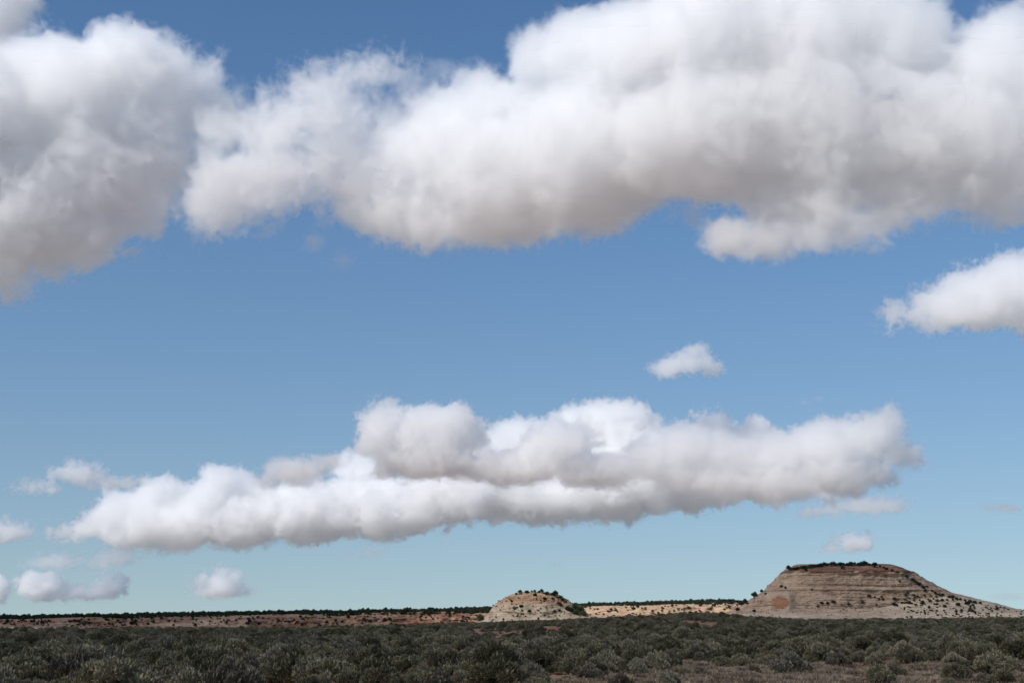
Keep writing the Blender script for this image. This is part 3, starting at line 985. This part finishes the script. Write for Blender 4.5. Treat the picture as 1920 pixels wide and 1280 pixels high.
def cloud(blobs, D, label, dens=0.055, vox=3.0, edge=22.0, amp=100.0, nscale=95.0, seed=0, rough=0.68, bias=0.49, warp=0.5, depth=1.0, frame=None, group=None, soft=24.0, gain=1.5, fine=0.5, fscale=0.27, tilt=0.0, core=0.0, thin=0.3):
    """A cumulus as a real volume: lobes (in photograph pixels at distance D) joined smoothly, roughened by noise."""
    if frame is None:
        s = D / F
    else:
        s = 1.0
    x0, x1 = min(b[0] - b[2] for b in blobs), max(b[0] + b[2] for b in blobs)
    y0, y1 = min(b[1] - b[3] for b in blobs), max(b[1] + b[3] for b in blobs)
    cx, cyy = (x0 + x1) / 2, (y0 + y1) / 2
    me = bpy.data.meshes.new('cloud')
    ob = link('cloud', me)
    if frame is None:
        d = ray_dir(cx, cyy)
        dn = d.normalized()
        rt = Vector((1, 0, 0))
        rt = (rt - dn * rt.dot(dn)).normalized()
        up = rt.cross(dn)
        ob.matrix_world = Matrix.Translation(Vector((0, 0, EYE)) + d * D) @ Matrix((rt, dn, up)).transposed().to_4x4()
    else:
        ob.location = frame
    me.materials.append(M_CLOUD)
    tag(ob, label, 'cloud', group)
    g = bpy.data.node_groups.new('cloud', 'GeometryNodeTree')
    g.interface.new_socket('Geometry', in_out='OUTPUT', socket_type='NodeSocketGeometry')
    N, L = g.nodes, g.links

    def mt(op, *a, clamp=False):
        nd = N.new('ShaderNodeMath')
        nd.operation = op
        nd.use_clamp = clamp
        for i, v in enumerate(a):
            if isinstance(v, (int, float)):
                nd.inputs[i].default_value = v
            else:
                L.new(v, nd.inputs[i])
        return nd.outputs[0]

    def vm(op, a, b):
        nd = N.new('ShaderNodeVectorMath')
        nd.operation = op
        L.new(a, nd.inputs[0])
        if isinstance(b, tuple):
            nd.inputs[1].default_value = b
        else:
            L.new(b, nd.inputs[1])
        return nd.outputs['Value'] if op == 'LENGTH' else nd.outputs[0]
    pos = vm('MULTIPLY', N.new('GeometryNodeInputPosition').outputs[0], (1 / s, 1 / s, 1 / s))

    def noise(scale, det, off, dist=0.0, rg=rough):
        nd = N.new('ShaderNodeTexNoise')
        nd.inputs['Scale'].default_value = 1.0 / scale
        nd.inputs['Detail'].default_value = det
        nd.inputs['Roughness'].default_value = rg
        nd.inputs['Distortion'].default_value = dist
        L.new(vm('ADD', pos, (off, off * 0.37, -off * 0.71)), nd.inputs['Vector'])
        return nd.outputs[0]
    f = None
    dmax = 0
    for b in blobs:
        bx, by, rx, ry = b[:4]
        rd = (b[4] if len(b) > 4 else 0.5 * (rx + ry)) * depth
        dy = (b[5] if len(b) > 5 else 0.0) + tilt * (cyy - by)
        dmax = max(dmax, rd + abs(dy))
        q = vm('LENGTH', vm('DIVIDE', vm('SUBTRACT', pos, (bx - cx, dy, cyy - by)), (rx, rd, ry)), (0.0, 0.0, 0.0))
        q = mt('MULTIPLY', mt('SUBTRACT', 1.0, q), min(rx, ry))
        f = q if f is None else mt('SMOOTH_MAX', f, q, soft)
    n1 = noise(nscale, 8, seed * 137.7, warp)
    f = mt('ADD', f, mt('MULTIPLY', mt('SUBTRACT', n1, bias), amp))
    if fine:
        n2 = noise(nscale * fscale, 6, seed * 91.3 + 40, 1.2, 0.62)
        f = mt('ADD', f, mt('MULTIPLY', mt('SUBTRACT', n2, 0.5), amp * fine))
    de = mt('DIVIDE', f, edge, clamp=True)
    de = mt('POWER', de, gain)
    if core:                                    # thin torn margin, thicker towards the middle
        de = mt('MULTIPLY', de, mt('ADD', thin, mt('MULTIPLY', mt('DIVIDE', f, core, clamp=True), 1 - thin)))
    de = mt('MULTIPLY', de, dens / s)
    vc = N.new('GeometryNodeVolumeCube')
    L.new(de, vc.inputs['Density'])
    pad = 0.34 * amp
    half = ((x1 - x0) / 2 + pad, dmax + pad, (y1 - y0) / 2 + pad)
    vc.inputs['Min'].default_value = tuple(-q * s for q in half)
    vc.inputs['Max'].default_value = tuple(q * s for q in half)
    for k, q in zip('XYZ', half):
        vc.inputs['Resolution ' + k].default_value = max(8, int(2 * q / vox))
    sm = N.new('GeometryNodeSetMaterial')
    sm.inputs['Material'].default_value = M_CLOUD
    L.new(vc.outputs[0], sm.inputs[0])
    L.new(sm.outputs[0], N.new('NodeGroupOutput').inputs[0])
    md = ob.modifiers.new('cloud', 'NODES')
    md.node_group = g
    md.show_viewport = False
    return ob


NEAR, MID, FARC = 4500, 9000, 14000


def puffs(cx, cy0, w, h, n, seed):
    """A small heap of billows over a flat base (half sizes w and h in photograph pixels)."""
    r = random.Random(seed)
    out = [(cx, cy0 + 0.1 * h, w * 0.8, h * 0.72)]
    for k in range(n):
        a = math.radians(-15 + 210 * (k + r.uniform(0.1, 0.9)) / n)
        q = r.uniform(0.5, 0.78)
        s = h * r.uniform(0.26, 0.48)
        y = cy0 - math.sin(a) * h * q
        out.append((cx + math.cos(a) * w * q, min(y, cy0 + 0.35 * h), s * r.uniform(1.1, 1.7), s, s * 1.2, r.uniform(-0.5, 0.5) * h))
    return out


cloud([(-60, 260, 190, 200, 170), (120, 190, 150, 140), (230, 150, 150, 115), (310, 165, 105, 95), (395, 215, 60, 45), (250, 280, 110, 110), (150, 330, 160, 120),
       (30, 380, 170, 140), (-60, 430, 170, 120), (120, 430, 120, 75), (245, 385, 80, 70), (0, 490, 110, 58)],
      NEAR, 'big puffy white cloud filling the upper left of the sky', seed=1, edge=16, amp=165, nscale=140, tilt=0.5, core=75, fine=0.7, fscale=0.3, thin=0.35)
cloud([(-15, 15, 90, 85, 80)], 5300, 'grey corner of a cloud at the very top left', seed=2, edge=34, amp=150, nscale=130)
cloud([(690, 140, 66, 46), (610, 172, 80, 58), (550, 212, 80, 68), (500, 270, 88, 74), (440, 330, 90, 76), (390, 380, 66, 52), (480, 370, 92, 50), (530, 325, 80, 56), (620, 225, 70, 55), (440, 250, 60, 50), (600, 270, 60, 60), (730, 130, 40, 34), (560, 350, 60, 40)],
      NEAR, 'slanting wispy cloud between the two biggest clouds', seed=3, edge=18, amp=170, nscale=110, dens=0.045, tilt=0.3, core=80, fine=0.8, fscale=0.3)
cloud([(425, 225, 66, 62), (620, 285, 70, 90), (700, 215, 70, 64), (362, 305, 62, 110), (760, 150, 50, 30)], NEAR + 250, 'torn thin veil filling the gaps around the slanting cloud', seed=24, edge=50, amp=210, nscale=90, dens=0.016, gain=1.2, fine=0.9)
cloud([(690, 335, 80, 95), (745, 300, 90, 100), (830, 285, 120, 120), (905, 240, 90, 108), (930, 330, 160, 128), (1000, 115, 62, 82), (1080, 120, 90, 110), (1070, 300, 170, 148),
       (1180, 130, 130, 150), (1200, 270, 180, 130), (1330, 100, 170, 170), (1350, 240, 180, 150), (1500, 90, 180, 170), (1530, 230, 180, 170), (1660, 90, 130, 150), (1700, 260, 170, 130),
       (1870, 140, 130, 140), (1860, 270, 140, 120), (1960, 200, 110, 170), (720, 390, 70, 58), (800, 395, 100, 66), (900, 400, 110, 64), (1000, 400, 100, 58), (1375, 425, 50, 38, 50, -30), (1430, 432, 60, 34, 50, -40), (1490, 420, 85, 46, 60, -30), (1570, 405, 90, 50, 70, -20), (1640, 385, 70, 40, 60, -10), (1500, 368, 140, 55), (1700, 345, 130, 55), (1840, 345, 100, 60)],
      NEAR, 'largest cloud, a long white bank across the upper middle and right', seed=4, edge=16, amp=160, nscale=150, vox=3.2, dens=0.05, tilt=0.5, core=70, fine=0.6, fscale=0.28, thin=0.4)
cloud([(1720, 592, 55, 26), (1780, 577, 70, 45), (1840, 557, 80, 65), (1900, 545, 80, 74), (1985, 550, 90, 75)], 6500, 'white cloud rising to the right edge below the largest bank', soft=8, seed=5, edge=12, amp=124, nscale=51, fine=0.7, fscale=0.35, vox=2.2, bias=0.5)
cloud(puffs(1296, 678, 40, 29, 9, 6) + [(1252, 688, 34, 17), (1306, 660, 22, 16), (1328, 692, 24, 13)], MID, 'small lone cloud in open blue right of centre', soft=4, seed=6, edge=10, amp=56, nscale=29, fine=0.7, fscale=0.35, vox=1.4, bias=0.45, dens=0.07)
_r = random.Random(77)
BILLOWS = []
for k in range(46):                                    # smaller heads over the sunny side of the bank
    x = _r.uniform(190, 1560)
    top = np.interp(x, [160, 290, 470, 650, 760, 1000, 1150, 1300, 1560], [985, 905, 895, 880, 890, 850, 850, 850, 860])
    low = np.interp(x, [160, 300, 700, 1000, 1560], [1005, 1010, 990, 960, 920])
    t = _r.random() ** 1.3
    q = _r.uniform(15, 30)
    BILLOWS.append((x, top + t * (low - top), q * _r.uniform(1.0, 1.5), q, q, -52 + 70 * (1 - t) * _r.random()))
cloud([(310, 932, 62, 38, 50, 40), (440, 925, 82, 42, 60, 40), (680, 880, 62, 42, 50, 40), (1000, 830, 85, 54, 60, 50), (1110, 808, 92, 58, 70, 50), (1172, 800, 66, 48, 60, 20), (1345, 810, 58, 38, 50, 40), (1430, 825, 62, 40, 50, 30),
       (240, 970, 75, 50), (330, 982, 110, 46), (450, 970, 130, 56), (590, 958, 140, 56), (720, 950, 140, 56), (860, 925, 140, 58), (1000, 928, 140, 52), (1130, 915, 140, 62),
       (1280, 892, 140, 62), (1420, 885, 120, 55), (170, 992, 48, 15), (1200, 850, 80, 55), (900, 870, 110, 55), (1540, 880, 80, 40)] + BILLOWS,
      MID, 'long lumpy white cloud bank stretched above the horizon', seed=7, edge=9, amp=105, bias=0.515, nscale=56, vox=2.0, soft=7, dens=0.09, gain=1.1, fine=0.6, fscale=0.33)
SHADED = 5440
cloud([(712, 806, 42, 54), (736, 786, 32, 34), (690, 838, 30, 22), (800, 818, 82, 58), (852, 800, 48, 46), (885, 815, 36, 34), (798, 858, 104, 42)], SHADED, 'grey tower of cloud standing before the middle of the long white bank', seed=25, edge=9, amp=95, nscale=44, vox=2.0, soft=8, dens=0.06, fine=0.7, fscale=0.35)
cloud([(545, 882, 62, 30), (615, 868, 44, 18), (500, 900, 40, 16)], SHADED, 'flat grey shred before the left half of the long white bank', seed=26, edge=10, amp=62, nscale=40, vox=2.0, soft=8, dens=0.05, fine=0.6)
cloud([(1045, 830, 68, 46), (985, 870, 100, 36), (1115, 880, 95, 34), (930, 880, 70, 30)], SHADED, 'rounded grey lump before the white crown of the long bank', seed=27, edge=9, amp=80, nscale=44, vox=2.0, soft=7, dens=0.06, fine=0.7, fscale=0.35)
cloud([(1225, 860, 56, 46), (1285, 835, 62, 50), (1370, 855, 75, 42), (1460, 850, 80, 46), (1545, 838, 82, 54), (1625, 815, 66, 50), (1660, 790, 36, 26), (1680, 848, 48, 32), (1330, 895, 110, 38), (1440, 898, 120, 40), (1560, 888, 110, 42)], 5480, 'broad grey raked mass ending the long bank at the right', seed=28, edge=11, amp=100, nscale=55, vox=2.2, soft=10, dens=0.05, fine=0.6)
cloud(puffs(75, 910, 52, 16, 6, 81) + puffs(148, 887, 56, 29, 9, 82) + [(215, 905, 58, 13)], FARC, 'peaked grey-white cloud left of the long bank', soft=4, seed=8, edge=11, amp=56, nscale=29, fine=0.7, fscale=0.35, vox=1.6, dens=0.08, bias=0.48)
cloud(puffs(5, 995, 62, 25, 8, 91), FARC, 'cloud cut by the left edge below the peaked one', soft=4, seed=9, edge=11, amp=53, nscale=27, fine=0.7, fscale=0.35, vox=1.6, dens=0.08, bias=0.45)
cloud([(105, 1053, 48, 15), (218, 1044, 40, 22), (190, 1058, 40, 12)], FARC, 'faint broken cloud under the left end of the long bank', soft=4, seed=10, edge=16, amp=59, nscale=26, fine=0.7, fscale=0.35, vox=1.6, dens=0.045, bias=0.43)
cloud(puffs(80, 1101, 52, 31, 10, 111) + puffs(150, 1110, 62, 19, 8, 112) + puffs(208, 1099, 28, 28, 7, 113), FARC, 'double-humped white cloud low over the left skyline', soft=4, seed=11, edge=8, amp=46, nscale=27, fine=0.7, fscale=0.35, vox=1.4, dens=0.12, bias=0.48)
cloud([(-10, 1106, 32, 30)], FARC, 'white cloud sliver at the left edge just above the skyline', soft=4, seed=12, edge=8, amp=43, nscale=26, fine=0.7, fscale=0.35, vox=1.4, dens=0.12, bias=0.48)
cloud(puffs(414, 1092, 50, 29, 10, 131) + [(415, 1105, 54, 14)], FARC, 'small domed cloud alone above the left skyline', soft=4, seed=13, edge=10, amp=46, nscale=27, fine=0.7, fscale=0.35, vox=1.4, dens=0.09, bias=0.44)
cloud([(650, 1042, 28, 9), (695, 1035, 36, 13)], FARC, 'thin smudge of cloud below the middle of the long bank', soft=4, seed=14, edge=20, amp=26, nscale=24, vox=1.6, dens=0.045, bias=0.42)
cloud([(836, 1016, 20, 11), (842, 1052, 12, 7)], FARC, 'two faint cloud specks left of centre above the skyline', soft=4, seed=15, edge=20, amp=18, nscale=16, vox=1.6, dens=0.04, bias=0.42)
cloud([(1040, 1057, 17, 8)], FARC, 'faint cloud speck above the small butte', soft=4, seed=16, edge=14, amp=16, nscale=16, vox=1.6, dens=0.045, bias=0.42)
cloud(puffs(1545, 956, 48, 13, 6, 171) + puffs(1630, 945, 84, 20, 10, 172), FARC, 'thin flat cloud under the right end of the long bank', soft=4, seed=17, edge=12, amp=53, nscale=27, fine=0.7, fscale=0.35, vox=1.6, dens=0.07, bias=0.45)
cloud(puffs(1604, 1016, 42, 22, 9, 181) + [(1566, 1027, 20, 8)], FARC, 'small white cloud hanging right over the mesa', soft=4, seed=18, edge=9, amp=43, nscale=24, fine=0.7, fscale=0.35, vox=1.4, dens=0.1, bias=0.44)
cloud([(1882, 951, 42, 10)], FARC, 'thin lens of cloud at the right edge', soft=4, seed=19, edge=14, amp=31, nscale=20, fine=0.7, fscale=0.35, vox=1.6, dens=0.06, bias=0.43)
cloud([(1512, 754, 16, 7), (1532, 746, 16, 8)], MID, 'tiny streak of cloud above the right part of the long bank', soft=4, seed=20, edge=14, amp=20, nscale=20, vox=1.6, dens=0.05, bias=0.43)
cloud([(1895, 1118, 48, 10)], FARC, 'faint flat cloud low over the tail of the mesa', soft=4, seed=21, edge=18, amp=20, nscale=24, vox=1.6, dens=0.03, bias=0.43)
cloud([(592, 450, 30, 22), (640, 488, 26, 18), (605, 415, 18, 22)], NEAR, 'torn wisps hanging under the gap of the big clouds', soft=4, seed=22, edge=40, amp=75, nscale=40, dens=0.035, vox=2.0, bias=0.44)
cloud([(835, 135, 36, 24), (885, 122, 26, 12), (1300, 400, 28, 34)], NEAR, 'faint wisps floating off the edge of the largest bank', soft=4, seed=23, edge=40, amp=80, nscale=40, dens=0.025, vox=2.0, bias=0.45)

# the clouds overhead and behind the viewer: their shadows lie over the plain and the far left
ALT = 1200.0
OX, OY = SUN.x / SUN.z * ALT, SUN.y / SUN.z * ALT


def overhead(blobs, label, dens, seed):
    return cloud(blobs, 1, label, dens=dens, vox=16, edge=60, amp=220, nscale=320, seed=seed, frame=None or (0, 0, 0), gain=1.0)


def shade_cloud(cx, cy0, rx, ry, th, label, dens, seed):
    o = cloud([(0, 0, rx, th, ry), (rx * 0.3, -20, rx * 0.7, th * 1.2, ry * 0.7)], 1, label, dens=dens, vox=14, edge=60, amp=110, nscale=260, seed=seed, frame=(cx + OX, cy0 + OY, ALT), gain=1.0)
    return o


shade_cloud(-80, 300, 640, 470, 110, 'broad cloud overhead whose shadow darkens the sagebrush plain', 0.0040, 31)
shade_cloud(290, 1120, 420, 270, 90, 'unseen thin cloud added overhead to dim the two rock hills', 0.0045, 32)  # added out of view to tone down the sunlit mesa face
shade_cloud(50, 890, 210, 170, 70, 'unseen small cloud added overhead to dim the rounded butte', 0.0036, 34)  # another unseen cloud, put in to darken the butte
shade_cloud(-640, 1950, 640, 430, 110, 'cloud overhead whose shadow lies on the far left escarpment', 0.006, 33)
